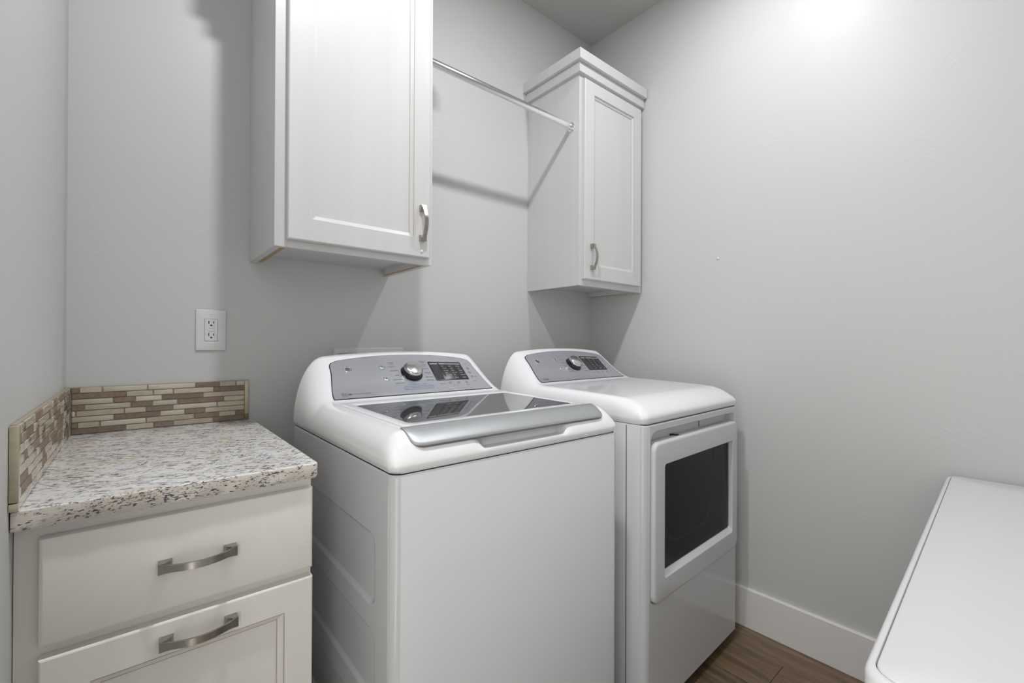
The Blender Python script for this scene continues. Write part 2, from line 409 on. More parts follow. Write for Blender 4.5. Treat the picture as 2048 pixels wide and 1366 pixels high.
# ---------------------------------------------------------------- closet rod
rt = thing('closet_rod', 'chrome oval hanging rod spanning between the two white wall cabinets', 'rod', (0.748, 1.3445, 2.122))
oval = lambda a, c, n=28: [(a*cos(2*pi*i/n), c*(abs(sin(2*pi*i/n))**0.8)*(1 if sin(2*pi*i/n) >= 0 else -1)) for i in range(n)]
Lr = 1.472 - 0.748
MB().loft([[(x, y, z) for y, z in oval(0.0075, 0.0145)] for x in (0.003, Lr-0.003)]).build('rod', M['chrome'], rt, 40)
for x0, s in ((0.0, 1), (Lr, -1)):
    lo = [[(x0 + s*dx, y, z - 0.001) for y, z in oval(a, c)] for dx, a, c in ((0.0002, 0.019, 0.021), (0.0025, 0.019, 0.021), (0.003, 0.011, 0.0185), (0.012, 0.0105, 0.018), (0.012, 0.008, 0.015), (0.004, 0.008, 0.015))]
    MB().loft(lo, True, True).build('end_socket', M['chrome'], rt, 30)

# ---------------------------------------------------------------- base cabinet and worktop
bt = thing('base_cabinet', 'white base cabinet with one drawer over a panelled door', 'cabinet', (XL, D, 0))
ox, oy = XL, D
q = lambda a, b, c, d, e, f, bev=0.0: (a-ox, b-ox, c-oy, d-oy, e, f, bev)
BX0, BX1 = XL+0.0008, 0.2815
mb = MB().box(*q(BX0, BX0+0.018, 1.0, D-0.001, 0.1, 0.8885)).box(*q(BX1-0.018, BX1, 1.0, D-0.001, 0.1, 0.8885)).box(*q(BX0+0.018, BX1-0.018, 1.0, D-0.001, 0.1, 0.118))
mb.box(*q(BX0+0.018, BX1-0.018, D-0.012, D-0.001, 0.118, 0.8885))
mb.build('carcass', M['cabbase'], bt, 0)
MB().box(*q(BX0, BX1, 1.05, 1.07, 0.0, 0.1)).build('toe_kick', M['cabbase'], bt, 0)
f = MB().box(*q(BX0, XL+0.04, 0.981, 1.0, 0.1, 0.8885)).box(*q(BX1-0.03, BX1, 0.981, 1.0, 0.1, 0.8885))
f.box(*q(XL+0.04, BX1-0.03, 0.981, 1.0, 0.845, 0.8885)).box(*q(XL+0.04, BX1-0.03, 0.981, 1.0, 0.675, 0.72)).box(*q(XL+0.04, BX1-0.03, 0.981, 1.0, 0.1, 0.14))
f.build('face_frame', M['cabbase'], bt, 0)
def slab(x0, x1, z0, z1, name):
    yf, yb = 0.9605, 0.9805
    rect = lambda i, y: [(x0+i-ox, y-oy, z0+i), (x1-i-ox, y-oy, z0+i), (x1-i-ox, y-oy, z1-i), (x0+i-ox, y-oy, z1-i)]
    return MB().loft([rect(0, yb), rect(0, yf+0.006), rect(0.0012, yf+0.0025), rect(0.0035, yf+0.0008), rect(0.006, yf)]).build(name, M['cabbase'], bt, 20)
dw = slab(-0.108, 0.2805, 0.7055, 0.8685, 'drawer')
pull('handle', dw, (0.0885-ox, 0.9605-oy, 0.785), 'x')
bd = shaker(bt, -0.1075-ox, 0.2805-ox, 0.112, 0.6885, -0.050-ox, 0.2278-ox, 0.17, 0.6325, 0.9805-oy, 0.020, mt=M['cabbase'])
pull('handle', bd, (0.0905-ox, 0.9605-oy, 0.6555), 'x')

ct = thing('granite_countertop', 'speckled white and black granite slab on the base cabinet', 'countertop', (XL, D, 0.889))
CX1, CY0, CT = 0.2885, 0.950, 0.0305
bm_pts = []
nx, ny = 26, 1
def slab_loop(ins, z, jit):
    pts = []
    x0, x1, y0, y1 = 0.0015, CX1-XL, CY0-D, -0.0015
    r = 0.012
    base = [(x0, y1), (x0, y0+ins)]
    for i in range(1, 20): base.append((x0 + (x1-r-x0)*i/20, y0+ins+jit[i]*0.0012))
    for i in range(6):
        a = R(-90 + 90*i/5); base.append((x1-r + (r-ins)*cos(a), y0+r + (r-ins)*sin(a)))
    for i in range(1, 12): base.append((x1-ins, y0+r + (y1-y0-r)*i/12))
    base.append((x1-ins, y1))
    return [(a, b, z) for a, b in base]
jj = [[random.uniform(-1, 1) for _ in range(24)] for _ in range(4)]
MB().loft([slab_loop(0.003, 0.0003, jj[0]), slab_loop(0.0005, 0.004, jj[1]), slab_loop(0.0, CT-0.004, jj[2]), slab_loop(0.0008, CT-0.0015, jj[2]), slab_loop(0.0028, CT, jj[2])]).build('slab', M['granite'], ct, 30)

# ---------------------------------------------------------------- mosaic backsplashes
TH = 0.0095; ZS = 0.9205
rows = [
 'b435-488 p489-628 g635-912 c916-1212 b1213-1362 p1363-1462 p1467-1518',
 'b438-780 p781-947 g951-1073 p1077-1325 b1326-1518',
 'g438-698 b703-834 g838-1003 b1007-1257 p1260-1518',
 'b437-516 g520-808 b813-941 g945-1099 b1105-1386 p1390-1518',
 'g437-463 p469-768 p771-905 b905-1069 g1073-1346 p1350-1518',
 'g438-704 b708-989 g993-1145 b1149-1268 p1272-1518',
 'b437-474 p477-615 g620-904 p908-1202 b1207-1357 p1360-1462 b1467-1518',
 'b438-776 p780-951 b955-1073 p1077-1321 b1325-1518']
def px_x(p):                                   # photo reading -> metres along the back wall
    u = p/3.103 - 1024; a = u/895.79
    return 1.622*(0.6442+0.7648*a)/(0.7648-0.6442*a)
xa, xb = px_x(437), px_x(1518)
X0, X1 = XL+TH+0.0015, 0.2655
bs = thing('tile_backsplash', 'low brown and cream mosaic strip on the back wall behind the countertop', 'backsplash', (XL, D, ZS))
MB().box(XL-XL+0.001, 0.2775-XL, -TH*0.72, -0.0005, -0.0005, 0.1235, 0.0008).build('grout_bed', M['grout'], bs, 0)
tm = {'b': M['stone'], 'p': M['cream'], 'g': M['glass'], 'c': M['glass']}
RH = 0.1225/8
for ri, row in enumerate(rows):
    zt = 0.1228 - ri*RH
    for tok in row.split():
        k_ = tok[0]; a, c = tok[1:].split('-')
        f0 = (px_x(float(a))-xa)/(xb-xa); f1 = (px_x(float(c))-xa)/(xb-xa)
        u0 = X0 + f0*(X1-X0); u1 = X0 + f1*(X1-X0)
        pr = {'b': 0.0, 'p': 0.0003, 'g': 0.0008, 'c': 0.0005}[k_]
        MB().box(u0-XL+0.0006, u1-XL-0.0006, -TH-pr, -0.001, zt-RH+0.0008, zt-0.0008, 0.0017 if k_ in 'gc' else 0.0007, 2 if k_ in 'gc' else 1).build('tile', tm[k_], bs, 40)
MB().box(0.2662-XL, 0.2773-XL, -TH-0.0006, -0.001, 0.018, 0.1225, 0.0014).build('edge_tile', M['edge'], bs, 40)
MB().box(0.2662-XL, 0.2773-XL, -TH-0.0003, -0.001, 0.0005, 0.0168, 0.0008).build('edge_tile', M['stone'], bs, 40)

bl = thing('tile_backsplash', 'short mosaic strip on the left wall beside the countertop, seen at a slant', 'backsplash', (XL, D, ZS))
Y0 = 0.9415
MB().box(0.0005, TH*0.72, Y0+0.011-D, -TH-0.001, -0.0005, 0.1235, 0.0008).build('grout_bed', M['grout'], bl, 0)
rr = random.Random(21)
for ri in range(8):
    zt = 0.1228 - ri*RH
    y = D - TH - 0.0035 + (-0.0)
    last = ''
    y -= 0
    while y > Y0 + 0.0135:
        ln = rr.choice([0.035, 0.05, 0.065, 0.09, 0.115])
        if last == '': ln *= rr.uniform(0.35, 0.9)
        k_ = rr.choice([c for c in 'bbpgpg' if c != last or rr.random() < 0.2]); last = k_
        y2 = max(y - ln, Y0 + 0.0125)
        if y2 - (Y0+0.0125) < 0.012: y2 = Y0 + 0.0125
        pr = {'b': 0.0, 'p': 0.0003, 'g': 0.0008}[k_]
        MB().box(0.001, TH+pr, y2-D+0.0006, y-D-0.0006, zt-RH+0.0008, zt-0.0008, 0.0017 if k_ == 'g' else 0.0007, 2 if k_ == 'g' else 1).build('tile', tm[k_], bl, 40)
        y = y2
MB().box(0.0005, TH+0.0012, Y0-D+0.0003, Y0+0.0115-D, 0.013, 0.1225, 0.0014).build('edge_tile', M['edge'], bl, 40)
MB().box(0.0005, TH+0.0008, Y0-D+0.0003, Y0+0.0113-D, 0.0002, 0.0115, 0.001).build('edge_tile', M['cream'], bl, 40)

# ---------------------------------------------------------------- outlet
ox_, oz_ = 0.1772, 1.1998
ot = thing('power_outlet', 'white outlet plate with two sockets on the back wall above the tile strip', 'outlet', (ox_, D, oz_))
rl_ = lambda x0, x1, z0, z1, r, y, n=4: [(x, y, z) for x, z in rrect(x0, x1, z0, z1, r, n)]
MB().loft([rl_(-0.0395, 0.0395, -0.0622, 0.0622, 0.003, -0.0004), rl_(-0.0395, 0.0395, -0.0622, 0.0622, 0.003, -0.002), rl_(-0.0375, 0.0375, -0.0602, 0.0602, 0.0028, -0.0052), rl_(-0.034, 0.034, -0.0567, 0.0567, 0.002, -0.0062),
           rl_(-0.0172, 0.0172, -0.0340, 0.0340, 0.0015, -0.0062), rl_(-0.0172, 0.0172, -0.0340, 0.0340, 0.0015, -0.003)], True, False).build('cover_plate', M['plastic'], ot)
MB().loft([rl_(-0.0165, 0.0165, -0.0333, 0.0333, 0.0015, -0.002), rl_(-0.0165, 0.0165, -0.0333, 0.0333, 0.0015, -0.0066), rl_(-0.0158, 0.0158, -0.0326, 0.0326, 0.0012, -0.0072)], True, True).build('receptacle_face', M['plastic'], ot)
for zc in (0.0215, -0.0155):
    for xs, hh in ((-0.0062, 0.0042), (0.0062, 0.0034)):
        MB().box(xs-0.0012, xs+0.0012, -0.00745, -0.0065, zc-hh+0.002, zc+hh+0.002).build('slot', M['black'], ot, 0)
    MB().loft([[(x, y, zc-0.0075 + max(z, -0.0016)) for x, z in circ(0.0028, 20)] for y in (-0.0065, -0.00745)]).build('ground_hole', M['black'], ot, 0)
for zc, xw in ((0.0078, 0.006), (-0.0008, 0.006)):
    MB().box(-xw, xw, -0.0083, -0.0068, zc-0.0032, zc+0.0032, 0.0006).build('test_button' if zc > 0.003 else 'reset_button', M['plastic'], ot)
MB().box(-0.012, 0.012, -0.00735, -0.0070, 0.0120, 0.0125).build('seam', M['pocket'], ot, 0)
for zc in (0.0485, -0.0485):
    sc = MB().loft([[(x, y, zc+z) for x, z in circ(r, 16)] for r, y in ((0.0032, -0.0055), (0.0032, -0.0066), (0.0022, -0.0072))]).build('screw', M['plastic'], ot)
    MB().box(-0.0022, 0.0022, -0.00735, -0.0070, zc-0.0003, zc+0.0003).build('screw_slot', M['pocket'], sc, 0)

# ---------------------------------------------------------------- washer supply box on the wall, nail plug
wb = thing('washer_outlet_box', 'white plastic supply box frame on the back wall peeking up behind the washer', 'outlet box', (0.675, D, 1.035))
rect = lambda i, y: [(-0.134+i, y, -0.10+i), (0.134-i, y, -0.10+i), (0.134-i, y, 0.109-i), (-0.134+i, y, 0.109-i)]
MB().loft([rect(0, -0.0003), rect(0, -0.006), rect(0.002, -0.008), rect(0.018, -0.008), rect(0.020, -0.0015)], True, True).build('faceplate', M['plastic'], wb, 20)
for x in (-0.06, 0.06):
    MB().loft([[(x+a, -0.0018-dy, 0.03+b) for a, b in circ(r, 16)] for r, dy in ((0.012, 0), (0.012, 0.02), (0.008, 0.022))]).build('valve', M['chrome'], wb)
wp_ = thing('wall_bumper', 'tiny clear round bumper stuck on the bare right wall', 'bumper', (XR, 0.9154, 1.5374))
MB().loft([[(-dx, x, z) for x, z in circ(r, 18)] for r, dx in ((0.0062, 0.0003), (0.0060, 0.0015), (0.0042, 0.0034), (0.001, 0.0042))]).build('bumper_dome', M['clear'], wp_)

# ---------------------------------------------------------------- washer and dryer
def interp(pts, x):
    if x <= pts[0][0]: return pts[0][1]
    if x >= pts[-1][0]: return pts[-1][1]
    for i in range(len(pts)-1):
        if x <= pts[i+1][0]:
            (x0, y0), (x1, y1) = pts[i], pts[i+1]
            def sl(j):
                if j <= 0: return (pts[1][1]-pts[0][1])/(pts[1][0]-pts[0][0])
                if j >= len(pts)-1: return (pts[-1][1]-pts[-2][1])/(pts[-1][0]-pts[-2][0])
                a = (pts[j][1]-pts[j-1][1])/(pts[j][0]-pts[j-1][0]); b_ = (pts[j+1][1]-pts[j][1])/(pts[j+1][0]-pts[j][0])
                return 0 if a*b_ < 0 else (2*a*b_/(a+b_) if a*b_ > 0 else 0)
            h = x1-x0; t = (x-x0)/h; m0, m1 = sl(i)*h, sl(i+1)*h
            return (2*t**3-3*t**2+1)*y0 + (t**3-2*t**2+t)*m0 + (-2*t**3+3*t**2)*y1 + (t**3-t**2)*m1
def sstep(t): t = max(0, min(1, t)); return t*t*(3-2*t)
HX = 0.343
class Cover:
    """moulded top: deck in front, control console behind, as one height field over a rounded rectangle"""
    def __init__(s, depth, zb, prof, wf, con0, pocket, nf, ns):
        s.ns, s.ws = ns, (0.045 if pocket else 0.040)
        s.depth, s.zb, s.prof, s.wf, s.con0, s.pocket, s.nf = depth, zb, prof, wf, con0, pocket, nf
    def z(s, x, y):
        z = interp(s.prof, y); ax = abs(x)
        k_ = sstep((y-(s.con0-0.05))/0.13)
        if y > s.con0: z -= (z-interp(s.prof, s.con0))*0.10*min(1.3, (ax/0.27)**2.2)
        def g(d, w_, n): u = max(0.0, 1-d/w_); return (max(0.0, 1-u**n))**(1/n)
        wsd = s.ws + (0.08-s.ws)*k_
        gs = g(HX-ax, wsd, s.ns + (2.0-s.ns)*k_)*g(y, s.wf, s.nf)*g(s.depth-y, 0.03, 2.0)
        z = s.zb + (z-s.zb)*gs
        if s.pocket:
            mk = sstep((0.146-ax)/0.026) if y < 0.08 else 0
            if mk > 0:
                fl_ = s.zb + 0.004 + 0.08*sstep((y-0.03)/0.03)
                z = z + (min(z, fl_)-z)*mk
        return z
    def pan(s, x, t, off=0.0):                 # point on the sloping console face, t metres up the slope
        y = s.con0 + 0.754*t
        z = s.z(x, y)
        return Vector((x, y - 0.657*off, z + 0.754*off))
    def mesh(s, zs):
        def ax_(lo, hi, w0, w1, nmid, ne=12):
            a = [lo + w0*(i/ne)**1.9 for i in range(ne+1)]
            b_ = [hi - w1*(i/ne)**1.9 for i in range(ne+1)][::-1]
            mid = [a[-1] + (b_[0]-a[-1])*i/nmid for i in range(1, nmid)]
            return a + mid + b_
        xs = ax_(-HX, HX, 0.08, 0.08, 34); ys = ax_(0, s.depth, s.wf, 0.03, 66)
        r = 0.022
        def mp(x, y):
            cx, sx_ = (HX-r, 1) if x > 0 else (-(HX-r), -1)
            for (cy, sy_) in ((r, -1), (s.depth-r, 1)):
                a = (x-cx)*sx_/r; b_ = (y-cy)*sy_/r
                if a > 0 and b_ > 0:
                    return cx + sx_*r*a*math.sqrt(max(0, 1-b_*b_/2)), cy + sy_*r*b_*math.sqrt(max(0, 1-a*a/2))
            return x, y
        V = []; F = []
        nx_, ny_ = len(xs), len(ys)
        for y in ys:
            for x in xs:
                X, Y = mp(x, y); V.append((X, Y, s.z(x, y)))
        for j in range(ny_-1):
            for i in range(nx_-1):
                a = j*nx_+i; F.append((a, a+1, a+1+nx_, a+nx_))
        ring = [i for i in range(nx_)] + [j*nx_+nx_-1 for j in range(1, ny_)] + [(ny_-1)*nx_+i for i in range(nx_-2, -1, -1)] + [j*nx_ for j in range(ny_-2, 0, -1)]
        prev = ring
        for (z_, ins) in ((s.zb-0.003, 0.0), (zs+0.006, 0.003), (zs, 0.007)):
            new = []
            for vi in ring:
                X, Y, _ = V[vi]; c_ = s.depth/2
                new.append(len(V)); V.append((X*(1-ins/HX), c_+(Y-c_)*(1-ins/c_), z_))
            n = len(ring)
            for i in range(n):
                j = (i+1) % n; F.append((prev[j], prev[i], new[i], new[j]))
            prev = new
        F.append(tuple(prev))
        mb = MB(); mb.add(V, F); return mb

def console(root, cv, t0, t1, texts_l, texts_r, is_washer):
    """silver fascia, buttons, knob, display and printing on the console face"""
    def patch(grow, off, name, mt, parent):
        nu, nv = 36, 20; V = []; F = []
        for j in range(nv+1):
            f_ = j/nv; 
            hw0 = 0.2775 + (0.256-0.2775)*sstep(f_*1.15)
            for i in range(nu+1):
                a = -1 + 2*i/nu
                rc = 0.028
                top = t1 + 0.012*(1-abs(a)**2.2) + grow; bot = t0 - grow
                t = bot + (top-bot)*f_
                hw = hw0 + grow
                # rounded upper corners
                dt = top - t
                if dt < rc: hw -= rc - math.sqrt(max(0, rc*rc - (rc-dt)**2))
                V.append(cv.pan(a*hw, t, off))
        for j in range(nv):
            for i in range(nu):
                k0 = j*(nu+1)+i; F.append((k0, k0+1, k0+nu+2, k0+nu+1))
        mb = MB(); mb.add(V, F); return mb.build(name, mt, parent, 60)
    fp = patch(0.0, 0.0022, 'control_panel', M['fascia'], root)
    patch(0.0022, 0.0011, 'panel_gap_patch', M['black'], fp)  # oversized black patch below the fascia, painting the dark gap line
    ink = MB(); 
    def txt(mb, s_, x, t, size, align='LEFT', off=0.0026, shear=0.0, mi=0):
        v_, f_ = text_mesh(s_, size, shear, align)
        mb.add([cv.pan(x+a, t+b_, off) for a, b_ in v_], f_, mi)
    def bar(mb, x0, x1, ta, tb, off, mi=0):
        mb.add([cv.pan(x0, ta, off), cv.pan(x1, ta, off), cv.pan(x1, tb, off), cv.pan(x0, tb, off)], [(0, 1, 2, 3)], mi)
    def ringm(mb, x, t, ro, rin, off, n=24, mi=0):
        mb.add([cv.pan(x+a, t+b_, off) for a, b_ in circ(ro, n)] + [cv.pan(x+a, t+b_, off) for a, b_ in circ(rin, n)],
               [(i, (i+1) % n, n+(i+1) % n, n+i) for i in range(n)], mi)
    for s_, x, t, sz in texts_l: txt(ink, s_, x, t, sz*0.88, 'RIGHT')
    for s_, x, t, sz in texts_r: txt(ink, s_, x, t, sz*0.88, 'LEFT')
    # little square mark, oval mark and wording at the lower left
    for (xa_, xb_, ta, tb) in ((-0.252, -0.236, 0.0135, 0.0145), (-0.252, -0.236, 0.0275, 0.0285), (-0.252, -0.2512, 0.0135, 0.0285), (-0.2368, -0.236, 0.0135, 0.0285)):
        bar(ink, xa_, xb_, ta, tb, 0.0026)
    txt(ink, 'HE', -0.2500, 0.021, 0.0085)
    if is_washer: txt(ink, 'Stainless Technology', -0.2195, 0.022, 0.0062)
    ink.add([cv.pan(-0.2285+0.0055*cos(2*pi*i/20), 0.0215+0.0036*sin(2*pi*i/20), 0.0026) for i in range(20)], [tuple(range(20))])
    # icons right of and below the display
    for x, t in ((0.122, 0.0445), (0.156, 0.0445), (0.190, 0.0445), (0.2285, 0.112), (0.2265, 0.091), (0.2265, 0.071)):
        ringm(ink, x, t, 0.0050, 0.0040, 0.0026); txt(ink, '+' if x > 0.2 else 'o', x, t, 0.007, 'CENTER')
    txt(ink, 'Lock', 0.2245, 0.135, 0.0052); txt(ink, 'Signal', 0.2365, 0.071, 0.0052); txt(ink, 'Settings', 0.218, 0.048, 0.0048)
    txt(ink, 'Options', 0.082, 0.042, 0.0055); txt(ink, 'Delay', 0.184, 0.031, 0.0052); txt(ink, 'hold 3 sec', 0.128, 0.032, 0.0036)
    ink.build('printed_lettering', M['ink'], fp, 0)['kind'] = 'stuff'
    if is_washer:
        bl_ = MB()
        txt(bl_, 'STAIN REMOVAL', -0.036, 0.047, 0.0055); txt(bl_, 'GUIDE', 0.018, 0.047, 0.0055, mi=1)
        pill = rrect(-0.054, 0.053, 0.0235, 0.0405, 0.008, 5); pin = rrect(-0.0525, 0.0515, 0.025, 0.039, 0.0068, 5)
        n = len(pill)
        bl_.add([cv.pan(a, b_, 0.0026) for a, b_ in pill] + [cv.pan(a, b_, 0.0026) for a, b_ in pin], [(i, (i+1) % n, n+(i+1) % n, n+i) for i in range(n)], 0)
        for x in (-0.044, 0.043):
            ringm(bl_, x, 0.032, 0.0060, 0.0047, 0.00255, 18, 1)
        txt(bl_, 'TOMATO  WINE  BLOOD  GRASS', -0.0285, 0.032, 0.0042, mi=2)
        bl_.build('stain_guide_print', [M['blue'], M['lblue'], M['ink']], fp, 0)['kind'] = 'stuff'
    nrm = Vector((0, -0.657, 0.754)); ex = Vector((1, 0, 0)); et = Vector((0, 0.754, 0.657))
    def disc(name, x, t, prof, mt, parent, n=32, smooth=35):
        c_ = cv.pan(x, t, 0.0)
        lo = [[c_ + ex*a + et*b_ + nrm*o for a, b_ in circ(r, n)] for r, o in prof]
        return MB().loft(lo).build(name, mt, parent, smooth)
    # emblem: chrome rim, dark face, monogram with curls
    lx, lt = -0.2085, 0.1260
    em = disc('emblem', lx, lt, ((0.0128, 0.001), (0.0128, 0.0044), (0.0115, 0.0056), (0.0100, 0.0050), (0.0094, 0.0038)), M['chrome'], root)
    disc('emblem_face', lx, lt, ((0.0100, 0.002), (0.0100, 0.0042)), M['bar'] if is_washer else M['ink'], em)
    c0 = cv.pan(lx, lt, 0.0)
    quat = [c0 + ex*(r_*cos(a)) + et*(r_*sin(a)) + nrm*0.0044 for a, r_ in ((2*pi*i/48, 0.0068 + 0.0014*cos(4*(2*pi*i/48) - pi)) for i in range(48))]
    MB().add(quat, [tuple(range(48))]).build('emblem_ground', M['ink'], em, 0)
    c_ = cv.pan(lx, lt, 0.0)
    mono = MB()
    def strip(pts, wd, o):
        V = []; n = len(pts)
        for i, (a, b_) in enumerate(pts):
            p0 = pts[max(0, i-1)]; p1 = pts[min(n-1, i+1)]
            dx, dy = p1[0]-p0[0], p1[1]-p0[1]; l_ = math.hypot(dx, dy) or 1
            for s_ in (-1, 1):
                V.append(c_ + ex*(a - s_*dy/l_*wd) + et*(b_ + s_*dx/l_*wd) + nrm*o)
        mono.add(V, [(2*i, 2*i+1, 2*i+3, 2*i+2) for i in range(n-1)])
    G = [(0.0032*cos(a)-0.0030, 0.0040*sin(a)) for a in [R(40+280*i/16) for i in range(17)]] + [(-0.0003, -0.0004), (-0.0024, -0.0004)]
    strip(G, 0.0006, 0.0047)
    E_ = [(0.0060, 0.0030), (0.0046, 0.0042), (0.0026, 0.0034), (0.0024, 0.0012), (0.0042, 0.0002), (0.0022, -0.0008), (0.0018, -0.0030), (0.0038, -0.0044), (0.0060, -0.0030)]
    strip(E_, 0.0006, 0.0047)
    for k_ in range(4):
        a0 = R(90*k_)
        strip([((0.0078+0.0014*cos(a))*cos(a0+a*0.16), (0.0078+0.0014*cos(a))*sin(a0+a*0.16)) for a in [R(-180+360*i/14) for i in range(15)]], 0.0005, 0.0047)
    mono.build('emblem_monogram', M['chrome'], em, 0)
    for nm, x, t in (('power_button', -0.0975, 0.1262), ('start_button', -0.0985, 0.0765)):
        disc(nm, x, t, ((0.0100, 0.001), (0.0100, 0.0030), (0.0092, 0.0038), (0.0082, 0.0030), (0.0074, 0.0034), (0.0030, 0.0040)), M['fascia'] if nm == 'start_button' else M['bar'], root)
    sy_ = MB()
    ringm(sy_, -0.0975, 0.1262, 0.0034, 0.0026, 0.0046, 16); bar(sy_, -0.0979, -0.0971, 0.1262, 0.1305, 0.0047)
    sy_.add([cv.pan(-0.1015, 0.0735, 0.0046), cv.pan(-0.0970, 0.0765, 0.0046), cv.pan(-0.1015, 0.0795, 0.0046)], [(0, 1, 2)])
    bar(sy_, -0.0958, -0.0948, 0.0735, 0.0795, 0.0046)
    sy_.build('button_symbols', M['ink'], fp, 0)['kind'] = 'stuff'
    kb = disc('knob', -0.0035, 0.0965, ((0.0375, 0.0015), (0.0375, 0.0028), (0.0340, 0.0034), (0.0335, 0.006), (0.0325, 0.018), (0.0300, 0.0215)), M['black'], root, 48)
    disc('knob_cap', -0.0035, 0.0965, ((0.0318, 0.0195), (0.0318, 0.0225), (0.0300, 0.0262), (0.0275, 0.0285), (0.0250, 0.0293), (0.0150, 0.0312), (0.0060, 0.0322), (0.0010, 0.0324)), M['knobface'], kb, 48)
    # display: dark parallelogram-free rectangle standing a hair proud
    x0, x1, ta, tb = 0.0745, 0.2065, 0.0580, 0.1445
    dl = [[cv.pan(a, b_, o) for a, b_ in rrect(x0-g_, x1+g_, ta-g_, tb+g_, 0.002+g_, 4)] for o, g_ in ((0.0005, 0.0006), (0.0030, 0.0006), (0.0034, 0.0))]
    ds = MB().loft(dl, False, True).build('display', M['screen'], root, 40)
    sg = MB(); bar(sg, x0+0.004, x0+0.034, ta+0.004, tb-0.016, 0.0037); bar(sg, x0+0.040, x1-0.004, tb-0.013, tb-0.009, 0.0037, 1)
    bar(sg, x0+0.004, x0+0.034, tb-0.0130, tb-0.0090, 0.0037, 1)
    cols = (['Soil', 'Heavy', 'Normal', 'Light', 'Extra light', 'SOIL'], ['Spin', 'Max', 'More', 'Normal', 'Less', 'SPIN'], ['Temp', 'Hot', 'Warm', 'Cool', 'Tap cold', 'TEMP']) if is_washer else \
           (['Level', 'More', 'Dry', 'Less', 'Damp', 'DRY'], ['Temp', 'High', 'Med', 'Low', 'No heat', 'TEMP'], ['Time', '60', '40', '20', '10', 'TIME'])
    for ci, cw in enumerate(cols):
        bx = x0 + 0.0415 + ci*0.0305
        bar(sg, bx, bx+0.0045, ta+0.016, tb-0.018, 0.0037)
        for ri, s_ in enumerate(cw):
            tt = tb - 0.0225 - ri*0.0105 - (0.003 if ri == 5 else 0)
            txt(sg, s_, bx + (0.006 if ri else 0.002), tt, 0.0068 if ri in (0, 5) else 0.0058, off=0.0039, mi=2)
    sg.build('display_lettering', [M['segment'], M['pocket'], M['inkw']], ds, 0)['kind'] = 'stuff'
    return fp

def rounded_box_loops(hx, y0, y1, r, zs_, ins=None):
    out = []
    for i, z_ in enumerate(zs_):
        g_ = ins[i] if ins else 0
        out.append([(x, y, z_) for x, y in rrect(-hx+g_, hx-g_, y0+g_, y1-g_, r, 16)])
    return out

# --- washing machine: local x centred, y from the front, floor z = 0
WX, WY = 0.7072, 0.775
ws = thing('washing_machine', 'white top loading washing machine with dark glass lid beside the granite counter', 'washing machine', (WX, WY, 0))
wprof = [(0.0, 0.984), (0.063, 0.9884), (0.20, 0.9903), (0.40, 0.9932), (0.47, 0.9955), (0.497, 0.9985), (0.515, 1.008), (0.54, 1.0275), (0.57, 1.0555), (0.60, 1.0835), (0.63, 1.110),
         (0.645, 1.1225), (0.658, 1.1325), (0.668, 1.1370), (0.677, 1.1375), (0.689, 1.133)]
cw = Cover(0.689, 0.931, wprof, 0.055, 0.505, True, 1.55, 2.0)
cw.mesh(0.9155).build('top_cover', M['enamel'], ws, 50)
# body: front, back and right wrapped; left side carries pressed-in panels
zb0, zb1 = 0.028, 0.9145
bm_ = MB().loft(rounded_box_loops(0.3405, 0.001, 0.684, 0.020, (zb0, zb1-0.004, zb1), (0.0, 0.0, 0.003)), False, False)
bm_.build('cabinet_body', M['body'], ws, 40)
# pressed panels on both long sides (height field in y, z)
def pressed(side):
    ys = []; zs_ = []
    def axis(lo, hi, marks, fine=0.0022, coarse=0.03):
        out = [lo]
        while out[-1] < hi - 1e-6:
            d_ = min(abs(out[-1]-m_) for m_ in marks)
            out.append(min(hi, out[-1] + (fine if d_ < 0.014 else (0.006 if d_ < 0.04 else coarse))))
        return out
    pan = [(0.6345, 0.7815), (0.4445, 0.5865), (0.2545, 0.3915), (0.075, 0.205)]
    ya, yb_ = 0.079, 0.60
    ys = axis(0.021, 0.664, [ya, yb_, ya+0.03, yb_-0.03]); zs_ = axis(zb0+0.002, zb1-0.004, [v for p in pan for v in p])
    V = []; F = []
    for z_ in zs_:
        for y in ys:
            dmin = 1
            for (a, b_) in pan:
                r = 0.030
                qx = abs(y-(ya+yb_)/2) - (yb_-ya)/2 + r; qz = abs(z_-(a+b_)/2) - (b_-a)/2 + r
                d_ = math.hypot(max(qx, 0), max(qz, 0)) + min(max(qx, qz), 0) - r
                dmin = min(dmin, d_)
            dep = 0.0065*sstep((0.0 - dmin)/0.008)
            ed = 0.0
            V.append((side*(0.3405 + ed - dep), y, z_))
    n = len(ys)
    for j in range(len(zs_)-1):
        for i in range(n-1):
            a = j*n+i; F.append((a, a+1, a+1+n, a+n))
    mb = MB(); mb.add(V, F); return mb.build('side_panel', M['body'], ws, 60)
# body is hollow on the long sides: remove those faces so the pressed panels show
def drop_sides(o):
    bm = bmesh.new(); bm.from_mesh(o.data)
    kill = [f_ for f_ in bm.faces if abs(f_.normal.x) > 0.999 and f_.calc_area() > 0.1]
    bmesh.ops.delete(bm, geom=kill, context='FACES'); bm.to_mesh(o.data); bm.free()
drop_sides([o for o in ws.children if o.name.startswith('cabinet_body')][0] if ws.children else bpy.data.objects['cabinet_body'])
pressed(-1); pressed(1)
MB().box(-0.325, 0.325, 0.02, 0.66, 0.03, 0.034).build('base_pan', M['dark'], ws, 0)
for sx in (-1, 1):
    for yy in (0.05, 0.63):
        MB().loft([[(sx*0.29+x, yy+y, z_) for x, y in circ(r, 18)] for r, z_ in ((0.020, 0.0), (0.022, 0.004), (0.022, 0.014), (0.012, 0.016), (0.012, 0.034))]).build('foot', M['rubber'], ws)
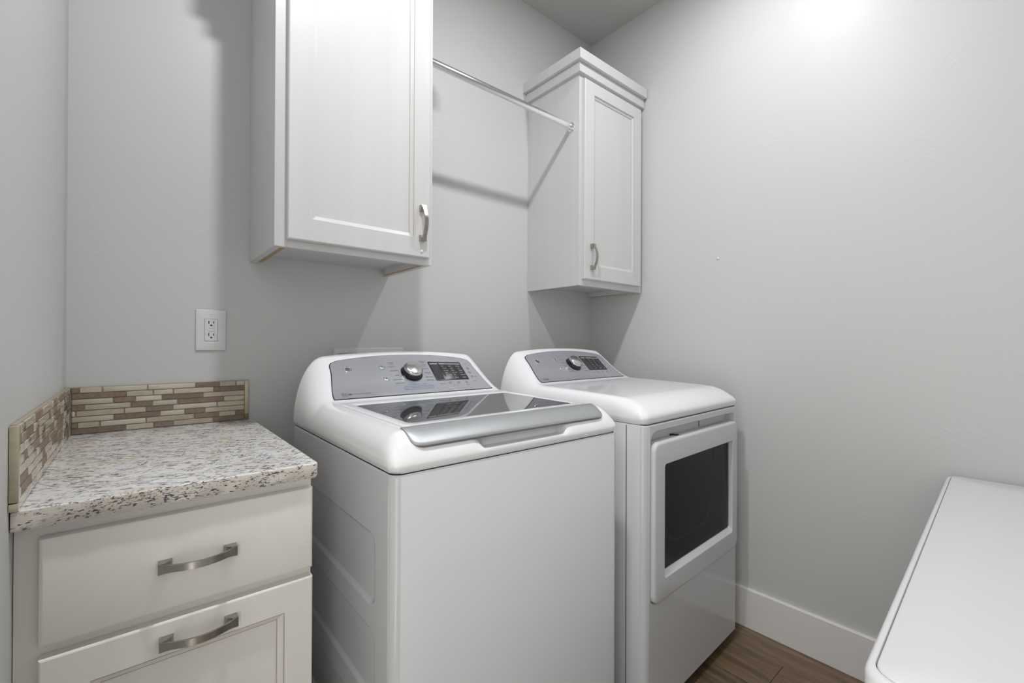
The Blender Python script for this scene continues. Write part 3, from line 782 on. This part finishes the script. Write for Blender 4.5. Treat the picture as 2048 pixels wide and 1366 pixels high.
# lid
lid = MB(); 
def lidz(y): return 0.9902 + (y-0.063)*0.0130
def lid_loop(x0, x1, y0, y1, r, dz, n=6): return [(x, y, lidz(y)+dz) for x, y in rrect(x0, x1, y0, y1, r, n)]
gx, gy0, gy1 = 0.2570, 0.095, 0.408
lid.loft([lid_loop(-0.283, 0.283, 0.06, 0.462, 0.025, -0.010), lid_loop(-0.283, 0.283, 0.06, 0.462, 0.025, 0.0005), lid_loop(-0.2815, 0.2815, 0.0615, 0.4605, 0.024, 0.0020), lid_loop(-0.279, 0.279, 0.064, 0.458, 0.022, 0.0024),
          lid_loop(-gx-0.003, gx+0.003, gy0-0.003, gy1+0.003, 0.016, 0.0024), lid_loop(-gx, gx, gy0, gy1, 0.015, 0.0012), lid_loop(-gx, gx, gy0, gy1, 0.015, -0.002)], False, False)
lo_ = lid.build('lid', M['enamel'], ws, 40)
MB().loft([lid_loop(-gx+0.0003, gx-0.0003, gy0+0.0003, gy1-0.0003, 0.0148, -0.003), lid_loop(-gx+0.0003, gx-0.0003, gy0+0.0003, gy1-0.0003, 0.0148, 0.0010)]).build('lid_glass', M['lidglass'], lo_, 30)
# lid handle bar (crowned, wraps over the front edge)
def bar_section(x):
    ax = abs(x)/0.2945
    pull_ = 0.030*(1-math.sqrt(max(0, 1-max(0, (abs(x)-0.2645)/0.030)**2))) if abs(x) > 0.2645 else 0
    yf = 0.007 + pull_*0.8
    zl = 0.9925
    pts = []
    P = [(0.066, 0.0), (0.063, 0.0014), (0.050, 0.0012), (0.035, -0.0022), (0.020, -0.0078), (0.008, -0.0134), (0.000, -0.0177), (-0.008, -0.0226), (-0.0127, -0.0260), (-0.014, -0.0284), (-0.0125, -0.0304), (0.0, -0.0262), (0.02, -0.0190), (0.045, -0.0110), (0.066, -0.0060)]
    for y, dz in P:
        f_ = (0.066-y)/0.080
        Y = 0.066 + (yf-0.066)*f_
        kz = interp([(yy, zz) for yy, zz in sorted(P[:10])], Y) if False else dz
        # keep the surface curve: re-evaluate height at the pulled-back y on the top line
        pts.append((x, Y, zl + dz*(1 - 0.35*pull_/0.03) - 0.0012*ax*ax))
    return pts
xsb = [-0.2945 + 0.032*(1-cos(pi/2*i/10)) for i in range(11)]
xsb = xsb + [-0.2625 + 0.525*i/24 for i in range(1, 24)] + [-v for v in xsb[::-1]]
MB().loft([bar_section(x) for x in xsb]).build('lid_handle', M['bar'], lo_, 40)
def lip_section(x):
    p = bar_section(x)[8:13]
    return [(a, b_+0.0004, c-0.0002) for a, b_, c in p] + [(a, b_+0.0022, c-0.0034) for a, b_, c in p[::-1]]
MB().loft([lip_section(x) for x in xsb]).build('handle_shade_lip', M['lip_shade'], lo_, 40)  # dark strip along the bar's lip, its colour standing in for the shadow gap
LT = [('COLORS', -0.052, 0.1445, 0.0062), ('normal', -0.056, 0.137, 0.0048), ('WHITES', -0.054, 0.126, 0.0062), ('DELICATES', -0.0485, 0.1085, 0.0062), ('RINSE', -0.0515, 0.088, 0.0062),
      ('DRAIN & SPIN', -0.0430, 0.0705, 0.0062), ('QUICK WASH', -0.0410, 0.0555, 0.0062)]
RT = [('TOWELS &', 0.0415, 0.1470, 0.0060), ('SHEETS', 0.0460, 0.1405, 0.0052), ('ACTIVE', 0.0450, 0.1300, 0.0060), ('WEAR', 0.0460, 0.1235, 0.0052), ('CASUALS', 0.0440, 0.1130, 0.0060), ('SANITIZE', 0.0440, 0.0945, 0.0060), ('w/OXI', 0.0500, 0.0880, 0.0052),
      ('DEEP CLEAN', 0.0400, 0.0750, 0.0060), ('DEEP RINSE', 0.0390, 0.0615, 0.0060)]
console(ws, cw, 0.001, 0.1705, LT, RT, True)

# --- dryer
DXc, DYc, TH_D = 1.496, 0.7715, R(2.3)
dr = thing('dryer', 'white front loading dryer with dark windowed door in the right corner', 'dryer', (DXc, DYc, 0), TH_D)
dprof = [(0.0, 0.972), (0.04, 0.984), (0.10, 0.9945), (0.20, 0.999), (0.35, 1.0035), (0.45, 1.0055), (0.475, 1.0085), (0.495, 1.0175), (0.52, 1.0365), (0.55, 1.0640), (0.58, 1.0915), (0.61, 1.118),
         (0.625, 1.1305), (0.638, 1.1405), (0.648, 1.1450), (0.657, 1.1455), (0.669, 1.141)]
cd = Cover(0.669, 0.940, dprof, 0.092, 0.485, False, 2.1, 2.2)
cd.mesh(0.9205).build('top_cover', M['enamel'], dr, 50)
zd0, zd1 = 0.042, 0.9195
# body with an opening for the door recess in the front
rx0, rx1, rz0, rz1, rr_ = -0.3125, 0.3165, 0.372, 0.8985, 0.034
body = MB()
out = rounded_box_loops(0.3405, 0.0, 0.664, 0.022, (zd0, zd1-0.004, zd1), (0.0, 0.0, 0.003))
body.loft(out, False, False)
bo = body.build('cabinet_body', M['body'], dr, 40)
bm = bmesh.new(); bm.from_mesh(bo.data)
kill = [f_ for f_ in bm.faces if f_.normal.y < -0.999 and f_.calc_area() > 0.1]
bmesh.ops.delete(bm, geom=kill, context='FACES'); bm.to_mesh(bo.data); bm.free()
# front skin bridging the outer rectangle to the rounded opening
def rect_pts(x0, x1, z0, z1, n):
    """rectangle sampled in step with rrect(n): each corner's samples lie on its two edges"""
    out = []
    for (cx, cz, ax_, az_) in ((x1, z1, 0, 1), (x0, z1, -1, 0), (x0, z0, 0, -1), (x1, z0, 1, 0)):
        for i in range(n+1): out.append((cx, cz))
    return out
fx, nC = 0.3185, 8
op = rrect(rx0, rx1, rz0, rz1, rr_, nC)
outer = []
for (x, z_) in op:
    outer.append((max(-fx, min(fx, x + (0.03 if x > 0 else -0.03))), z_))
front = MB()
# four bands around the opening, built as a ring loft towards the frame rectangle
cx_, cz_ = (rx0+rx1)/2, (rz0+rz1)/2
def to_rect(x, z_):
    vx, vz = x-cx_, z_-cz_
    best = None
    sx_ = ((fx if vx > 0 else -fx)-cx_)/vx if abs(vx) > 1e-9 else 1e9
    sz_ = ((zd1-0.004 if vz > 0 else zd0)-cz_)/vz if abs(vz) > 1e-9 else 1e9
    s_ = min(sx_, sz_); return (cx_+vx*s_, cz_+vz*s_)
corner = {0: (fx, zd1-0.004), 1: (-fx, zd1-0.004), 2: (-fx, zd0), 3: (fx, zd0)}
rp = []
for qd in range(4):
    for i in range(nC+1):
        x, z_ = op[qd*(nC+1)+i]
        rp.append(corner[qd] if i == nC//2 else None)
ringo = []
for i, (x, z_) in enumerate(op):
    qd, kk = divmod(i, nC+1); c_ = corner[qd]
    first_is_x = qd in (0, 2)
    # before the corner: slide along the first edge; after it: along the second
    if kk == nC//2: ringo.append(c_)
    elif kk < nC//2: ringo.append((c_[0], z_) if first_is_x else (x, c_[1]))
    else: ringo.append((x, c_[1]) if first_is_x else (c_[0], z_))
front.loft([[(x, 0.0, z_) for x, z_ in ringo], [(x, 0.0, z_) for x, z_ in op], [(x, 0.0025, z_) for x, z_ in rrect(rx0+0.002, rx1-0.002, rz0+0.002, rz1-0.002, rr_-0.002, nC)],
            [(x, 0.030, z_) for x, z_ in rrect(rx0+0.005, rx1-0.005, rz0+0.005, rz1-0.005, rr_-0.005, nC)]], False, False)
front.build('front_panel', M['body'], dr, 35)
MB().box(rx0, rx1, 0.030, 0.034, rz0, rz1).build('recess_back', M['pocket'], dr, 0)
MB().box(-0.3412, -0.3400, 0.0645, 0.0665, zd0+0.002, zd1-0.004).build('panel_seam', M['dark'], dr, 0)
MB().box(-0.31, 0.31, 0.03, 0.63, 0.042, 0.046).build('base_pan', M['dark'], dr, 0)
for sx in (-1, 1):
    for yy in (0.06, 0.60):
        MB().loft([[(sx*0.29+x, yy+y, z_) for x, y in circ(r, 18)] for r, z_ in ((0.020, 0.0), (0.022, 0.004), (0.022, 0.014), (0.012, 0.016), (0.012, 0.046))]).build('foot', M['rubber'], dr)
# latch and joint in the finger recess above the door
MB().box(-0.143, -0.124, 0.006, 0.031, 0.8600, 0.8675, 0.001).build('latch', M['black'], dr)
MB().box(0.066, 0.069, 0.0285, 0.0305, 0.866, 0.894).build('recess_joint', M['ink'], dr, 0)
# door
dx0, dx1, dz0, dz1 = -0.3075, 0.3115, 0.378, 0.8645
wx0, wx1, wz0, wz1 = -0.2485, 0.2625, 0.4575, 0.7935
def dl(i, y, r, x0=dx0, x1=dx1, z0=dz0, z1=dz1): return [(x, y, z_) for x, z_ in rrect(x0+i, x1-i, z0+i, z1-i, max(0.001, r-i), 6)]
door = MB()
door.loft([dl(0.003, 0.0285, 0.028), dl(0.0, 0.020, 0.028), dl(0.0, -0.006, 0.028), dl(0.0015, -0.0095, 0.028), dl(0.0045, -0.0118, 0.028), dl(0.009, -0.0125, 0.028),
           dl(0.0, -0.0125, 0.010, wx0-0.001, wx1+0.001, wz0-0.014, wz1+0.001), dl(0.001, -0.0115, 0.010, wx0-0.001, wx1+0.001, wz0-0.014, wz1+0.001),
           dl(0.0, 0.0030, 0.008, wx0+0.001, wx1-0.001, wz0+0.001, wz1-0.001), dl(0.0, 0.020, 0.008, wx0+0.002, wx1-0.002, wz0+0.002, wz1-0.002)], False, False)
do = door.build('door', M['body'], dr, 30)
MB().loft([dl(0, 0.0028, 0.008, wx0+0.001, wx1-0.001, wz0+0.001, wz1-0.001), dl(0, 0.0058, 0.008, wx0+0.001, wx1-0.001, wz0+0.001, wz1-0.001)]).build('window_glass', M['doorglass'], do, 30)
MB().box(wx0-0.002, wx1+0.002, 0.0262, 0.0280, wz0-0.002, wz1+0.002).build('inner_door_panel', M['drum'], do, 0)
sl_ = [(x, z_) for x, z_ in rrect(-0.19, 0.165, 0.505, 0.86, 0.09, 10)]
sl2 = [(x, z_) for x, z_ in rrect(-0.178, 0.150, 0.518, 0.85, 0.082, 10)]
cl_ = lambda P_: [(x, min(z_, wz1-0.001)) for x, z_ in P_]
MB().loft([[(x, 0.0255, z_) for x, z_ in cl_(sl_)], [(x, 0.0225, z_) for x, z_ in cl_(sl_)], [(x, 0.0225, z_) for x, z_ in cl_(sl2)], [(x, 0.0255, z_) for x, z_ in cl_(sl2)]], False, False).build('inner_seal', M['drumlight'], do, 40)
LT2 = [('TOWELS', -0.052, 0.1440, 0.0058), ('COTTONS', -0.050, 0.126, 0.0058), ('DELICATES', -0.0485, 0.1085, 0.0058), ('CASUALS', -0.0515, 0.088, 0.0058), ('JEANS', -0.0480, 0.0705, 0.0058), ('TIMED DRY', -0.0430, 0.0555, 0.0058)]
RT2 = [('MIXED LOAD', 0.0400, 0.1450, 0.0054), ('BULKY', 0.0450, 0.1265, 0.0058), ('QUICK DRY', 0.0440, 0.1085, 0.0056), ('DE-WRINKLE', 0.0430, 0.0880, 0.0054), ('WARM UP', 0.0420, 0.0720, 0.0058), ('AIR FLUFF', 0.0390, 0.0555, 0.0058)]
console(dr, cd, 0.001, 0.1705, LT2, RT2, False)

# ---------------------------------------------------------------- chest freezer at the lower right
fz = thing('chest_freezer', 'white chest freezer with rounded flat lid at the lower right, partly out of frame', 'freezer', (1.920, 0.1925, 0), R(2.2))
# local: x from -FL to 0, y from -FD to 0
FL, FD, ZT_ = 1.246, 0.60, 0.766
fb = lambda g_, z_, r=0.036: [(x, y, z_) for x, y in rrect(-FL+g_, -g_, -FD+g_, -g_, r-g_*0.5, 8)]
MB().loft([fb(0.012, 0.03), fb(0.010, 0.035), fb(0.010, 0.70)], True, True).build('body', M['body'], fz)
cr = 0.036
MB().loft([fb(0.006, 0.704, cr), fb(0.001, 0.708, cr), fb(0.0, 0.714, cr), fb(0.0, ZT_-0.010, cr), fb(0.0008, ZT_-0.006, cr), fb(0.0028, ZT_-0.0024, cr), fb(0.0055, ZT_-0.0008, cr), fb(0.0095, ZT_-0.0008, cr),
           fb(0.0102, ZT_-0.0018, cr), fb(0.0104, ZT_-0.007, cr)], True, False).build('lid_rim', M['plastic'], fz)
MB().loft([fb(0.0114, ZT_-0.007, cr), fb(0.0114, ZT_-0.0022, cr), fb(0.0122, ZT_-0.0008, cr), fb(0.0140, ZT_+0.0002, cr), fb(0.10, ZT_+0.0008, 0.06)], True, True).build('lid_panel', M['plastic'], fz)
MB().loft([fb(0.03, 0.0), fb(0.03, 0.03)], True, True).build('plinth', M['rubber'], fz)
MB().box(-FL*0.5-0.09, -FL*0.5+0.09, -FD-0.012, -FD+0.001, 0.712, 0.735, 0.004).build('lid_handle', M['plastic'], fz)
